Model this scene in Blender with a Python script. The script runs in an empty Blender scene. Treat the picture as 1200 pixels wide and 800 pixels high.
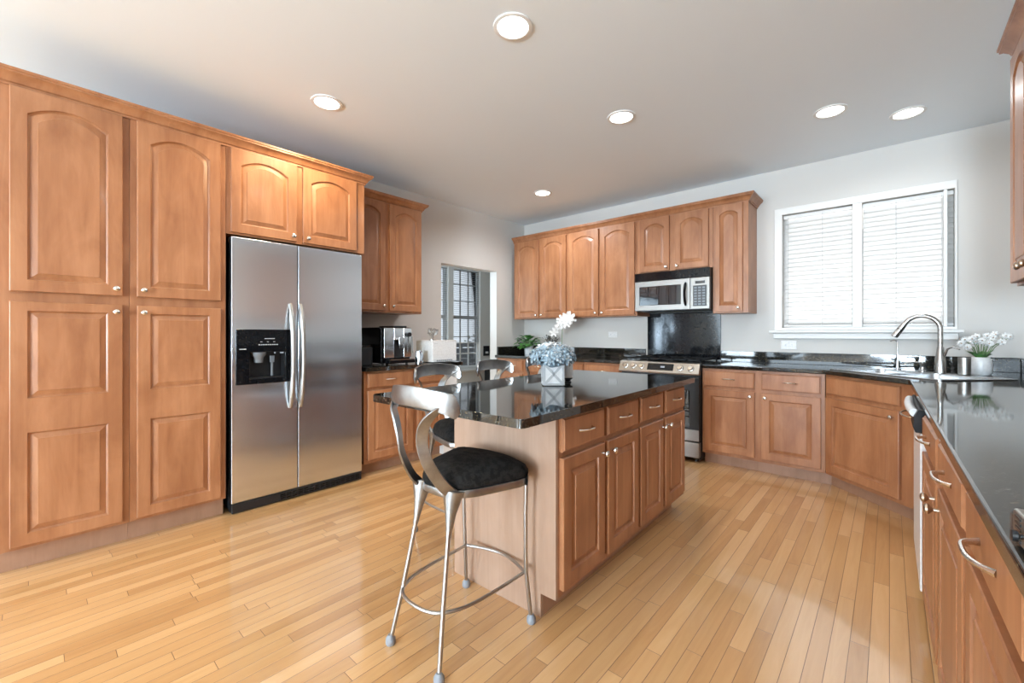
import bpy, bmesh, math, random
from mathutils import Vector, Matrix
from mathutils.geometry import tessellate_polygon
R = math.radians
scene = bpy.context.scene
COL = scene.collection
random.seed(7)

# ------------------------------------------------------------------ camera, light, exposure
cam_d = bpy.data.cameras.new('camera'); cam = bpy.data.objects.new('camera', cam_d); COL.objects.link(cam)
cam.location = (0, 0, 1.18); cam.rotation_euler = (R(90), 0, R(41.5))
cam_d.sensor_width = 36; cam_d.lens = 15.0; cam_d.shift_y = -0.0075; cam_d.clip_start = 0.02
scene.camera = cam
scene.view_settings.view_transform = 'Standard'; scene.view_settings.look = 'None'
scene.view_settings.gamma = 1; scene.view_settings.use_curve_mapping = False
scene.view_settings.exposure = 0.08
scene.cycles.use_denoising = True
scene.cycles.caustics_reflective = False; scene.cycles.caustics_refractive = False
scene.cycles.max_bounces = 8; scene.cycles.diffuse_bounces = 5; scene.cycles.transparent_max_bounces = 16
scene.cycles.sample_clamp_indirect = 6

world = bpy.data.worlds.new('world'); scene.world = world; world.use_nodes = True
bg = world.node_tree.nodes['Background']; bg.inputs[0].default_value = (0.80, 0.90, 1.0, 1); bg.inputs[1].default_value = 1.15

def light(name, kind, loc, rot, energy, color, **kw):
    d = bpy.data.lights.new(name, kind); d.energy = energy; d.color = color
    for k, v in kw.items(): setattr(d, k, v)
    o = bpy.data.objects.new(name, d); COL.objects.link(o); o.location = loc; o.rotation_euler = rot
    return o
DAY = (0.70, 0.865, 1.0)
# unseen lamps added behind the camera for daylight, tilted up to brighten the ceiling
light('family_room_fill', 'AREA', (-2.05, -6.4, 1.40), (R(157), 0, 0), 120, DAY, shape='RECTANGLE', size=3.0, size_y=2.0)
light('rear_ceiling_fill', 'AREA', (0.15, -6.4, 1.1), (R(150), 0, 0), 760, DAY, shape='RECTANGLE', size=1.0, size_y=1.9)
# added side fill lamps behind the camera; these walls have no windows
light('right_side_fill', 'AREA', (.60, -4.2, 1.3), (R(72), 0, R(38)), 215, DAY, shape='RECTANGLE', size=2.2, size_y=1.8)
light('left_side_fill', 'AREA', (-3.75, -4.6, 1.3), (R(72), 0, R(-42)), 250, DAY, shape='RECTANGLE', size=2.2, size_y=1.8)
# daylight from an unseen lamp set low outside the sink window, coming in through its blinds
light('sink_window_light', 'AREA', (-.19, 7.0, .33), (R(96), 0, R(180)), 620, (.95, .98, 1.0), shape='RECTANGLE', size=5.0, size_y=1.7)
# added lamp out of sight in the breakfast room, brightening the doorway jamb and far wall
light('breakfast_room_fill', 'AREA', (-4.66, 1.75, 1.5), (R(90), 0, R(20)), 46, DAY, shape='RECTANGLE', size=1.1, size_y=1.8)

# ------------------------------------------------------------------ materials
MATS = {}
def mat(name, color=(.8, .8, .8), rough=.5, metal=0.0, spec=.5, coat=0.0, aniso=0.0, emit=None, trans=0.0, sheen=0.0):
    m = bpy.data.materials.new(name); m.use_nodes = True
    b = m.node_tree.nodes['Principled BSDF']
    b.inputs['Base Color'].default_value = (*color, 1); b.inputs['Roughness'].default_value = rough
    b.inputs['Metallic'].default_value = metal; b.inputs['Specular IOR Level'].default_value = spec
    b.inputs['Coat Weight'].default_value = coat; b.inputs['Coat Roughness'].default_value = .12
    b.inputs['Anisotropic'].default_value = aniso; b.inputs['Sheen Weight'].default_value = sheen
    if emit: b.inputs['Emission Color'].default_value = (*emit[0], 1); b.inputs['Emission Strength'].default_value = emit[1]
    MATS[name] = m
    return m, m.node_tree.nodes, m.node_tree.links, b
def noise(n, l, vec, scale, detail=4, rough=.55, dist=0.0):
    t = n.new('ShaderNodeTexNoise'); t.inputs['Scale'].default_value = scale; t.inputs['Detail'].default_value = detail
    t.inputs['Roughness'].default_value = rough; t.inputs['Distortion'].default_value = dist
    if vec is not None: l.new(vec, t.inputs['Vector'])
    return t
def ramp(n, l, fac, stops):
    r = n.new('ShaderNodeValToRGB'); e = r.color_ramp.elements
    e[0].position, e[0].color = stops[0][0], (*stops[0][1], 1); e[1].position, e[1].color = stops[-1][0], (*stops[-1][1], 1)
    for p, c in stops[1:-1]:
        x = e.new(p); x.color = (*c, 1)
    l.new(fac, r.inputs['Fac']); return r
def bump(n, l, b, h, strength, dist=.002):
    x = n.new('ShaderNodeBump'); x.inputs['Strength'].default_value = strength; x.inputs['Distance'].default_value = dist
    l.new(h, x.inputs['Height']); l.new(x.outputs[0], b.inputs['Normal'])
def coords(n, l, scale, rnd=True):
    tc = n.new('ShaderNodeTexCoord'); mp = n.new('ShaderNodeMapping'); mp.inputs['Scale'].default_value = scale
    l.new(tc.outputs['Object'], mp.inputs['Vector'])
    if rnd:
        oi = n.new('ShaderNodeObjectInfo'); cx = n.new('ShaderNodeVectorMath'); cx.operation = 'SCALE'
        cx.inputs[0].default_value = (17.3, 9.1, 5.7); l.new(oi.outputs['Random'], cx.inputs['Scale'])
        l.new(cx.outputs[0], mp.inputs['Location'])
    return mp.outputs[0]
def wood(name, dark, mid, light_, rough=.40, scale=(16, 16, 1.3), coat=.08):
    m, n, l, b = mat(name, mid, rough, coat=coat)
    v = coords(n, l, scale); g = noise(n, l, v, 1.0, 8, .62, .8)
    v2 = coords(n, l, (6.5, 6.5, 2.4)); g2 = noise(n, l, v2, 1.0, 4, .55, .9)
    mx = n.new('ShaderNodeMath'); mx.operation = 'MULTIPLY_ADD'; mx.inputs[1].default_value = .45
    ms = n.new('ShaderNodeMath'); ms.operation = 'MULTIPLY'; ms.inputs[1].default_value = .55
    l.new(g2.outputs[0], ms.inputs[0]); l.new(g.outputs[0], mx.inputs[0]); l.new(ms.outputs[0], mx.inputs[2])
    r = ramp(n, l, mx.outputs[0], [(.36, dark), (.5, mid), (.64, light_)])
    l.new(r.outputs[0], b.inputs['Base Color'])
    return m
wood('maple', (.265, .104, .043), (.345, .146, .064), (.425, .195, .092))
wood('maple_toe', (.30, .165, .10), (.35, .195, .122), (.40, .23, .15), rough=.5, coat=0)
wood('maple_panel', (.325, .205, .14), (.365, .236, .166), (.41, .272, .195), rough=.42, scale=(30, 30, 1.0), coat=.1)

# strip oak/maple floor: rows along y, every board its own tone
m, n, l, b = mat('floor_boards', (.6, .36, .17), .3, coat=1.0); b.inputs['Coat Roughness'].default_value = .10; b.inputs['Coat IOR'].default_value = 1.6
tc = n.new('ShaderNodeTexCoord'); sx = n.new('ShaderNodeSeparateXYZ'); l.new(tc.outputs['Object'], sx.inputs[0])
def math_(op, a, c=None, d=None):
    x = n.new('ShaderNodeMath'); x.operation = op
    for i, q in enumerate((a, c, d)):
        if q is None: continue
        if isinstance(q, (int, float)): x.inputs[i].default_value = q
        else: l.new(q, x.inputs[i])
    return x.outputs[0]
W = .057
rx = math_('DIVIDE', sx.outputs[0], W); row = math_('FLOOR', rx); fx = math_('FRACT', rx)
wn = n.new('ShaderNodeTexWhiteNoise'); wn.noise_dimensions = '1D'; l.new(row, wn.inputs['W'])
wn2 = n.new('ShaderNodeTexWhiteNoise'); wn2.noise_dimensions = '1D'; l.new(math_('ADD', row, 311.7), wn2.inputs['W'])
L = math_('MULTIPLY_ADD', wn2.outputs[0], .6, .5)
ry = math_('DIVIDE', math_('MULTIPLY_ADD', wn.outputs[0], 3.1, sx.outputs[1]), L); colm = math_('FLOOR', ry); fy = math_('FRACT', ry)
cv = n.new('ShaderNodeCombineXYZ'); l.new(row, cv.inputs[0]); l.new(colm, cv.inputs[1])
wn3 = n.new('ShaderNodeTexWhiteNoise'); wn3.noise_dimensions = '3D'; l.new(cv.outputs[0], wn3.inputs['Vector'])
mp = n.new('ShaderNodeMapping'); mp.inputs['Scale'].default_value = (30, 2.2, 1); l.new(tc.outputs['Object'], mp.inputs['Vector'])
ofs = n.new('ShaderNodeVectorMath'); ofs.operation = 'SCALE'; ofs.inputs['Scale'].default_value = 40; l.new(wn3.outputs['Color'], ofs.inputs[0])
l.new(ofs.outputs[0], mp.inputs['Location'])
gr = noise(n, l, mp.outputs[0], 1.0, 7, .6, .9)
tone = math_('MULTIPLY_ADD', wn3.outputs[0], .42, math_('MULTIPLY_ADD', gr.outputs[0], .42, .08))
rp = ramp(n, l, tone, [(.15, (.42, .205, .075)), (.35, (.55, .30, .12)), (.6, (.66, .385, .17)), (.85, (.75, .475, .245))])
edge = math_('MINIMUM', math_('MULTIPLY', math_('MINIMUM', fx, math_('SUBTRACT', 1.0, fx)), W),
             math_('MULTIPLY', math_('MINIMUM', fy, math_('SUBTRACT', 1.0, fy)), L))
seam = math_('LESS_THAN', edge, .0010)
mxr = n.new('ShaderNodeMix'); mxr.data_type = 'RGBA'; l.new(seam, mxr.inputs['Factor']); l.new(rp.outputs[0], mxr.inputs[6])
mxr.inputs[7].default_value = (.20, .10, .04, 1); l.new(mxr.outputs[2], b.inputs['Base Color'])
bump(n, l, b, math_('MINIMUM', edge, .0025), .5, .6)

def paint(name, c, rough=.7, s=140, k=.03):
    m, n, l, b = mat(name, c, rough, spec=.3); g = noise(n, l, coords(n, l, (1, 1, 1), False), s, 2); bump(n, l, b, g.outputs[0], k, .002)
paint('wall_paint', (.64, .625, .60)); paint('ceiling_paint', (.81, .875, .93)); paint('white_trim', (.80, .80, .785), .4, 40, .01)
paint('warm_wall', (.72, .70, .66))

m, n, l, b = mat('granite', (.012, .012, .012), .05, spec=.85)
v = coords(n, l, (1, 1, 1), False); vo = n.new('ShaderNodeTexVoronoi'); vo.inputs['Scale'].default_value = 190; l.new(v, vo.inputs['Vector'])
g = noise(n, l, v, 85, 5, .7); mm = n.new('ShaderNodeMath'); mm.operation = 'MULTIPLY'; l.new(vo.outputs['Color'], mm.inputs[0]); l.new(g.outputs[0], mm.inputs[1])
r_ = ramp(n, l, mm.outputs[0], [(.30, (.006, .0065, .0065)), (.40, (.03, .026, .018)), (.52, (.12, .095, .055))]); l.new(r_.outputs[0], b.inputs['Base Color'])

def brushed(name, c, rough, scale, aniso=.5, k=.25):
    m, n, l, b = mat(name, c, rough, 1.0, aniso=aniso); g = noise(n, l, coords(n, l, scale, False), 1.0, 4, .6)
    mr = n.new('ShaderNodeMapRange'); mr.inputs['To Min'].default_value = rough * (1 - k); mr.inputs['To Max'].default_value = rough * (1 + k)
    l.new(g.outputs[0], mr.inputs[0]); l.new(mr.outputs[0], b.inputs['Roughness'])
    return m, n, l, b, g
brushed('stainless', (.77, .82, .88), .20, (3, 3, 300), .75, .03)
brushed('stainless_light', (.36, .345, .325), .36, (4, 4, 240), .4, .1)
brushed('steel_sink', (.60, .61, .62), .24, (60, 60, 60))
brushed('nickel', (.74, .70, .65), .24, (90, 90, 90)); brushed('bronze_nickel', (.48, .38, .29), .3, (90, 90, 90))
brushed('faucet_nickel', (.42, .41, .395), .26, (80, 80, 30))
mat('chrome', (.60, .60, .61), .10, 1.0); brushed('microwave_steel', (.27, .256, .238), .42, (4, 4, 240), .4, .1)
m, n, l, b, g = brushed('stool_aluminium', (.62, .61, .60), .33, (14, 14, 14), .2, .2)
cr = ramp(n, l, g.outputs[0], [(.35, (.26, .265, .27)), (.65, (.37, .375, .38))]); l.new(cr.outputs[0], b.inputs['Base Color'])
brushed('stool_rod', (.42, .41, .40), .3, (20, 20, 8), .2, .12); paint('grey_rubber', (.25, .265, .29), .5, 60, .05)
m, n, l, b = mat('black_fabric', (.02, .019, .018), .9, spec=.15)
g = noise(n, l, coords(n, l, (1, 1, 1)), 42, 5, .65, .5); g2 = noise(n, l, coords(n, l, (1, 1, 1)), 700, 2)
r_ = ramp(n, l, g.outputs[0], [(.44, (.008, .0075, .007)), (.56, (.019, .017, .016))]); l.new(r_.outputs[0], b.inputs['Base Color']); bump(n, l, b, g2.outputs[0], .5, .002)
def speck(name, c, rough, metal=0.0, spec=.5, s=60, k=.08):
    m, n, l, b = mat(name, c, rough, metal, spec); g = noise(n, l, coords(n, l, (1, 1, 1), False), s, 3)
    r_ = ramp(n, l, g.outputs[0], [(.3, tuple(x * (1 - k) for x in c)), (.7, tuple(min(1, x * (1 + k)) for x in c))]); l.new(r_.outputs[0], b.inputs['Base Color'])
    return m, n, l, b
speck('black_plastic', (.012, .013, .015), .3); speck('black_gloss', (.005, .0055, .007), .07, spec=.22); speck('black_iron', (.010, .010, .011), .5, spec=.2)
speck('dark_glass', (.012, .014, .016), .03, spec=.7); speck('grey_plastic', (.16, .18, .20), .35); speck('grey_marks', (.45, .47, .5), .5)
speck('white_plastic', (.78, .78, .77), .35); speck('white_enamel', (.74, .75, .76), .25); speck('white_ceramic', (.80, .80, .80), .3)
speck('blind_grey', (.24, .25, .28), .5); speck('pale_grey', (.50, .51, .52), .5); speck('leaf_green', (.075, .235, .05), .45, k=.5, s=30); speck('leaf_dark', (.10, .095, .075), .6, k=.5, s=40)
speck('stem_green', (.12, .20, .07), .5); speck('soil', (.03, .02, .014), .9)
speck('petal_blue', (.225, .295, .345), .7, k=.55, s=32); speck('petal_pale', (.55, .58, .60), .6, k=.25); speck('petal_white', (.86, .86, .85), .55); speck('petal_centre', (.45, .34, .25), .6)
speck('siding_grey', (.10, .105, .11), .7); speck('hedge_green', (.10, .12, .06), .8, k=.6, s=8); speck('asphalt', (.12, .12, .12), .9, s=20)
m, n, l, b = speck('blind_white', (.80, .80, .79), .45, k=.02)
b.inputs['Emission Strength'].default_value = 0
tl = n.new('ShaderNodeBsdfTranslucent'); tl.inputs[0].default_value = (.75, .75, .745, 1); ms_ = n.new('ShaderNodeMixShader'); ms_.inputs[0].default_value = .6
out = n['Material Output']; l.new(b.outputs[0], ms_.inputs[1]); l.new(tl.outputs[0], ms_.inputs[2]); l.new(ms_.outputs[0], out.inputs[0])
m, n, l, b = mat('window_glass', (1, 1, 1), .02)
tr = n.new('ShaderNodeBsdfTransparent'); gl = n.new('ShaderNodeBsdfGlossy'); gl.inputs['Roughness'].default_value = .02
fr = n.new('ShaderNodeFresnel'); fr.inputs['IOR'].default_value = 1.45; mx_ = n.new('ShaderNodeMixShader')
l.new(fr.outputs[0], mx_.inputs[0]); l.new(tr.outputs[0], mx_.inputs[1]); l.new(gl.outputs[0], mx_.inputs[2]); l.new(mx_.outputs[0], n['Material Output'].inputs[0])
mat('lamp_glow', (1, 1, 1), .5, emit=((1.0, .97, .92), 9.0))
mat('display_glow', (.02, .02, .02), .3, emit=((.75, .85, 1.0), .5))

# ------------------------------------------------------------------ mesh helpers
class MB:
    def __init__(s): s.bm = bmesh.new()
    def face(s, vs):
        try: return s.bm.faces.new(vs)
        except ValueError: return None
    def box(s, x0, x1, y0, y1, z0, z1, M=None):
        p = [(x, y, z) for x in (x0, x1) for y in (y0, y1) for z in (z0, z1)]
        v = [s.bm.verts.new((M @ Vector(q)) if M else q) for q in p]
        for f in ((0, 1, 3, 2), (4, 6, 7, 5), (0, 4, 5, 1), (2, 3, 7, 6), (0, 2, 6, 4), (1, 5, 7, 3)): s.face([v[i] for i in f])
        return s
    def loops(s, ls, cap0=True, cap1=True, closed=True):
        vs = [[s.bm.verts.new(p) for p in lp] for lp in ls]
        for a, c in zip(vs, vs[1:]):
            k = len(a)
            for i in range(k if closed else k - 1):
                j = (i + 1) % k; s.face([a[i], a[j], c[j], c[i]])
        if cap0: s.face(list(reversed(vs[0])))
        if cap1: s.face(vs[-1])
        return s
    def lathe(s, prof, org=(0, 0, 0), axis=(0, 0, 1), seg=20):
        q = Vector((0, 0, 1)).rotation_difference(Vector(axis).normalized()); o = Vector(org)
        ls = [[o + q @ Vector((r * math.cos(2 * math.pi * i / seg), r * math.sin(2 * math.pi * i / seg), h)) for i in range(seg)] for r, h in prof]
        return s.loops(ls)
    def tube(s, pts, r, seg=10, closed=False, sq=1.0):
        P = [Vector(p) for p in pts]; ls = []; k = len(P); nrm = None
        for i in range(k):
            a = P[(i - 1) % k] if (closed or i > 0) else P[i]; c = P[(i + 1) % k] if (closed or i < k - 1) else P[i]
            t = (c - a).normalized()
            if nrm is None:
                nrm = t.orthogonal().normalized()
            nrm = (nrm - t * nrm.dot(t)).normalized(); bi = t.cross(nrm)
            rr = r[i] if isinstance(r, (list, tuple)) else r
            ls.append([P[i] + rr * (math.cos(2 * math.pi * j / seg) * nrm + sq * math.sin(2 * math.pi * j / seg) * bi) for j in range(seg)])
        if closed: ls.append(ls[0])
        return s.loops(ls, not closed, not closed)
    def ribbon(s, pts, wdir, w, t):
        """flat bar: swept rectangle, w along wdir, t across"""
        P = [Vector(p) for p in pts]; wd = Vector(wdir).normalized(); ls = []
        for i in range(len(P)):
            a = P[max(0, i - 1)]; c = P[min(len(P) - 1, i + 1)]; tg = (c - a).normalized(); nn = tg.cross(wd).normalized()
            ww = w[i] if isinstance(w, (list, tuple)) else w
            ls.append([P[i] + wd * ww / 2 + nn * t / 2, P[i] + wd * ww / 2 - nn * t / 2, P[i] - wd * ww / 2 - nn * t / 2, P[i] - wd * ww / 2 + nn * t / 2])
        return s.loops(ls)
    def sphere(s, c, r, sc=(1, 1, 1), sub=2):
        M = Matrix.Translation(c) @ Matrix.Diagonal((*sc, 1)); bmesh.ops.create_icosphere(s.bm, subdivisions=sub, radius=r, matrix=M); return s
    def poly(s, outer, holes, z0, z1, f=None):
        """prism of an outline with holes; f maps (a, b, z) to a point"""
        f = f or (lambda a, c, z: (a, c, z)); rings = [outer] + holes; flat = [q for rg in rings for q in rg]
        tris = tessellate_polygon([[Vector((a, c, 0)) for a, c in rg] for rg in rings])
        top = [s.bm.verts.new(f(a, c, z1)) for a, c in flat]; bot = [s.bm.verts.new(f(a, c, z0)) for a, c in flat]
        for t in tris: s.face([top[i] for i in t]); s.face([bot[i] for i in reversed(t)])
        k = 0
        for rg in rings:
            m_ = len(rg)
            for i in range(m_):
                j = (i + 1) % m_; s.face([top[k + i], top[k + j], bot[k + j], bot[k + i]])
            k += m_
        bmesh.ops.dissolve_limit(s.bm, angle_limit=.001, verts=s.bm.verts, edges=s.bm.edges)
        return s
    def sweep(s, prof, path):
        """moulding: prof (out, z) carried along a plan path, mitred; out is to the right of travel"""
        P = [Vector(p).to_2d() for p in path]; ls = []
        nr = [Vector(((c - a).y, -(c - a).x)).normalized() for a, c in zip(P, P[1:])]
        for i, p in enumerate(P):
            if i == 0: m_ = nr[0]
            elif i == len(P) - 1: m_ = nr[-1]
            else: m_ = (nr[i - 1] + nr[i]); m_ = m_ / (1 + nr[i - 1].dot(nr[i]))
            ls.append([(p.x + m_.x * d, p.y + m_.y * d, z) for d, z in prof])
        return s.loops(ls)
    def build(s, name, material, parent=None, smooth=True, bevel=0.0, seg=2, ang=35):
        bmesh.ops.recalc_face_normals(s.bm, faces=s.bm.faces)
        me = bpy.data.meshes.new(name); s.bm.to_mesh(me); s.bm.free()
        me.materials.append(MATS[material])
        if smooth:
            me.shade_smooth(); me.set_sharp_from_angle(angle=R(ang))
        o = bpy.data.objects.new(name, me); COL.objects.link(o)
        if parent: o.parent = parent
        if bevel:
            mo = o.modifiers.new('bevel', 'BEVEL'); mo.width = bevel; mo.segments = seg; mo.limit_method = 'ANGLE'; mo.angle_limit = R(40); mo.harden_normals = True
        return o
def tag(o, label, cat, group=None, kind=None):
    o['label'] = label; o['category'] = cat
    if group: o['group'] = group
    if kind: o['kind'] = kind
    return o
def thing(name, label, cat, loc=(0, 0, 0), rz=0.0, group=None, kind=None):
    o = bpy.data.objects.new(name, None); COL.objects.link(o); o.location = loc; o.rotation_euler = (0, 0, rz); o.empty_display_size = .1
    return tag(o, label, cat, group, kind)
def struct(mb, name, material, parent=None, label=None, cat=None, **kw):
    o = mb.build(name, material, parent, **kw)
    if not parent:
        o['kind'] = 'structure'
        if label: o['label'] = label; o['category'] = cat
    return o
def dup(root, loc, rz, label):
    r = root.copy(); COL.objects.link(r); r.location = loc; r.rotation_euler = (0, 0, rz); r['label'] = label
    for ch in list(root.children):
        c = ch.copy(); COL.objects.link(c); c.parent = r
        for gch in ch.children:
            d = gch.copy(); COL.objects.link(d); d.parent = c
    return r

# ------------------------------------------------------------------ room shell
ZC, XL, YB, XR, YF, XF = 2.72, -3.90, 4.673, .72, -6.6, -5.4
struct(MB().box(-5.6, .85, YF - .1, 8.1, -.08, 0), 'floor', 'floor_boards', label='glossy honey coloured strip wood floor', cat='floor', smooth=False)
struct(MB().box(-5.6, .85, YF - .1, 8.1, ZC, ZC + .1), 'ceiling', 'ceiling_paint', label='plain white ceiling with recessed lights', cat='ceiling', smooth=False)
YZ = lambda x0, x1: (lambda a, c, z: (x0 + (x1 - x0) * z, a, c))
XZ = lambda y0, y1: (lambda a, c, z: (a, y0 + (y1 - y0) * z, c))
def rect(a0, a1, b0, b1): return [(a0, b0), (a1, b0), (a1, b1), (a0, b1)]
OY0, OY1, OZ = 3.165, 4.10, 2.003
struct(MB().poly([(YF, 0), (OY0, 0), (OY0, OZ), (OY1, OZ), (OY1, 0), (8.0, 0), (8.0, ZC), (YF, ZC)], [], 0, 1, YZ(XL, XL - .12)),
       'wall_left', 'wall_paint', label='pale grey left wall with a doorway to the breakfast room', cat='wall', smooth=False)
WX0, WX1, WZ0, WZ1 = -.752, .372, 1.235, 2.29
struct(MB().poly(rect(XL - .02, XR + .12, 0, ZC), [rect(WX0, WX1, WZ0, WZ1)], 0, 1, XZ(YB, YB + .14)),
       'wall_back', 'wall_paint', label='pale grey back wall with the sink window', cat='wall', smooth=False)
struct(MB().box(XR, XR + .12, YF, YB, 0, ZC), 'wall_right', 'wall_paint', label='pale grey wall beside the sink corner', cat='wall', smooth=False)
PD = (-.385, .66, 0.0, 2.30)  # door-sized opening added in the unseen wall to let light in
struct(MB().poly([(XL, 0), (PD[0], 0), (PD[0], PD[3]), (PD[1], PD[3]), (PD[1], 0), (XR, 0), (XR, ZC), (XL, ZC)], [rect(-3.6, -.55, .5, 2.4)], 0, 1, XZ(YF - .1, YF)),
       'wall_front', 'wall_paint', label='wall behind the camera with openings added to let light in', cat='wall', smooth=False)
FW = [(4.05, 4.535, .6, 2.285), (4.645, 5.26, .6, 2.285)]
struct(MB().poly(rect(1.5, 8.0, 0, ZC), [rect(*q) for q in FW], 0, 1, YZ(XF, XF - .14)), 'wall_far_left', 'warm_wall', label='far breakfast room wall with tall windows', cat='wall', smooth=False)
struct(MB().box(-5.54, XL - .12, 1.4, 1.5, 0, ZC), 'wall_far_front', 'warm_wall', smooth=False)
struct(MB().box(-5.54, XL - .12, 8.0, 8.1, 0, ZC), 'wall_far_back', 'warm_wall', smooth=False)
struct(MB().box(XF + .001, XF + .014, 1.51, 7.99, 0.001, .13), 'baseboard_far_left', 'white_trim', bevel=.003)

# kitchen window
def frame_box(mb, a0, a1, b0, b1, w, f, z0=0, z1=1, wb=None):
    mb.poly(rect(a0, a1, b0, b1), [rect(a0 + w, a1 - w, b0 + (wb or w), b1 - w)], z0, z1, f)
win = MB(); win.poly(rect(-.813, .384, 1.213, 2.35), [rect(-.7525, .374, 1.235, 2.2895)], 0, 1, XZ(YB - .016, YB - .001))
w1 = struct(win, 'window_1', 'white_trim', label='wide white framed double window with closed blinds over the sink', cat='window', bevel=.003)
mb = MB(); mb.box(-.237, -.174, YB - .014, YB + .10, WZ0 + .001, WZ1 - .001); mb.box(.313, .333, YB - .010, YB + .10, WZ0 + .001, WZ1 - .001)
struct(mb, 'mullion', 'white_trim', w1, bevel=.002)
mb = MB(); frame_box(mb, WX0 + .001, WX1 - .001, WZ0 + .001, WZ1 - .001, .028, XZ(YB + .09, YB + .135)); struct(mb, 'window_frame', 'white_trim', w1)
struct(MB().box(WX0 + .03, WX1 - .03, YB + .11, YB + .114, WZ0 + .03, WZ1 - .03), 'glass', 'window_glass', w1, smooth=False)
mb = MB(); mb.box(-.853, .42, YB - .055, YB - .017, 1.188, 1.211); mb.box(-.82, .392, YB - .032, YB - .001, 1.135, 1.186)
struct(mb, 'window_sill', 'white_trim', w1, bevel=.006)
def blind(x0, x1, cords, label, name='window_blind'):
    t = thing(name, label, 'blind', ((x0 + x1) / 2, YB + .045, WZ0 + .012), 0, 'slatted blinds in the sink window')
    h = (x1 - x0) / 2; H = WZ1 - WZ0 - .03
    mb = MB(); k = 24; sp = (H - .05) / k; a = R(62)
    for i in range(k):
        z = .022 + sp * (i + .5); c, s_ = math.cos(a) * .0246, math.sin(a) * .0246
        mb.loops([[(x, -c, z - s_), (x, -.001, z + .001 - .004), (x, c, z + s_), (x, c + .002, z + s_ - .001), (x, .004, z - .003), (x, -c + .002, z - s_ - .001)] for x in (-h, h)])
    mb.build('slats', 'blind_white', t, smooth=False)
    MB().box(-h, h, -.022, .022, H - .02, H + .012).build('headrail', 'white_trim', t, bevel=.002)
    MB().box(-h, h, -.02, .02, 0, .014).build('bottom_rail', 'white_trim', t, bevel=.003)
    mb = MB()
    for cx in cords: mb.tube([(cx, -.0275, .01), (cx, -.0275, H - .01)], .0016, 6)
    mb.build('lift_cord', 'pale_grey', t)
    return t
blind(-.745, -.242, (-.215, .045), 'closed white slatted blind in the narrower left half of the sink window')
blind(-.169, .369, (-.06, .205), 'closed white slatted blind in the wider half of the sink window, next to the faucet')

struct(MB().box(-3, 5, 9.5, 9.7, -.4, 6.5), 'gap_backdrop_wall', 'siding_grey', smooth=False)  # added dark wall, so the gaps between the blind slats read dark
# breakfast room windows beyond the doorway
for i, (a0, a1, b0, b1) in enumerate(FW):
    mb = MB(); frame_box(mb, a0 + .001, a1 - .001, b0 + .001, b1 - .001, .03, YZ(XF - .11, XF - .05))
    w = struct(mb, 'window_%d' % (i + 2), 'white_trim', label=('tall sash window seen whole through the doorway', 'narrow strip of sash window at the near edge of the doorway')[1 - i], cat='window')
    zr = 1.46; 
    struct(MB().box(XF - .1, XF - .055, a0 + .031, a1 - .031, zr - .028, zr + .028), 'meeting_rail', 'white_trim', w)
    mb = MB(); nx = 2 if i else 1
    for j in range(nx):
        yy = a0 + .03 + (a1 - a0 - .06) * ((j + 1) / (nx + 1)); mb.box(XF - .092, XF - .07, yy - .008, yy + .008, b0 + .031, zr - .03); mb.box(XF - .092, XF - .07, yy - .008, yy + .008, zr + .03, b1 - .031)
    for zz in (.84, 1.13, 1.74, 2.02): mb.box(XF - .091, XF - .071, a0 + .031, a1 - .031, zz - .008, zz + .008)
    struct(mb, 'muntins', 'white_trim', w)
    struct(MB().box(XF - .0835, XF - .0805, a0 + .031, a1 - .031, b0 + .031, b1 - .031), 'glass', 'window_glass', w, smooth=False)
    t = thing('mini_blind', ('raised mini blind with open slats in the narrow window strip', 'raised mini blind with open slats in the breakfast room window seen whole')[i], 'blind', (XF - .03, (a0 + a1) / 2, 1.02), 0, 'mini blinds in the breakfast room')
    h = (a1 - a0) / 2 - .006; mb = MB()
    for j in range(48):
        z = .03 + j * .0255; mb.loops([[(-.009, y, z), (.009, y, z + .002), (.009, y, z + .004), (-.009, y, z + .002)] for y in (-h, h)])
    mb.build('slats', 'blind_grey', t, smooth=False); MB().box(-.016, .016, -h, h, 1.236, 1.262).build('headrail', 'white_trim', t); MB().box(-.013, .013, -h, h, 0, .014).build('bottom_rail', 'white_trim', t)
struct(MB().box(XF + .001, XF + .06, 3.98, 5.33, .545, .58), 'trim_1', 'white_trim', bevel=.004)
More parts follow.
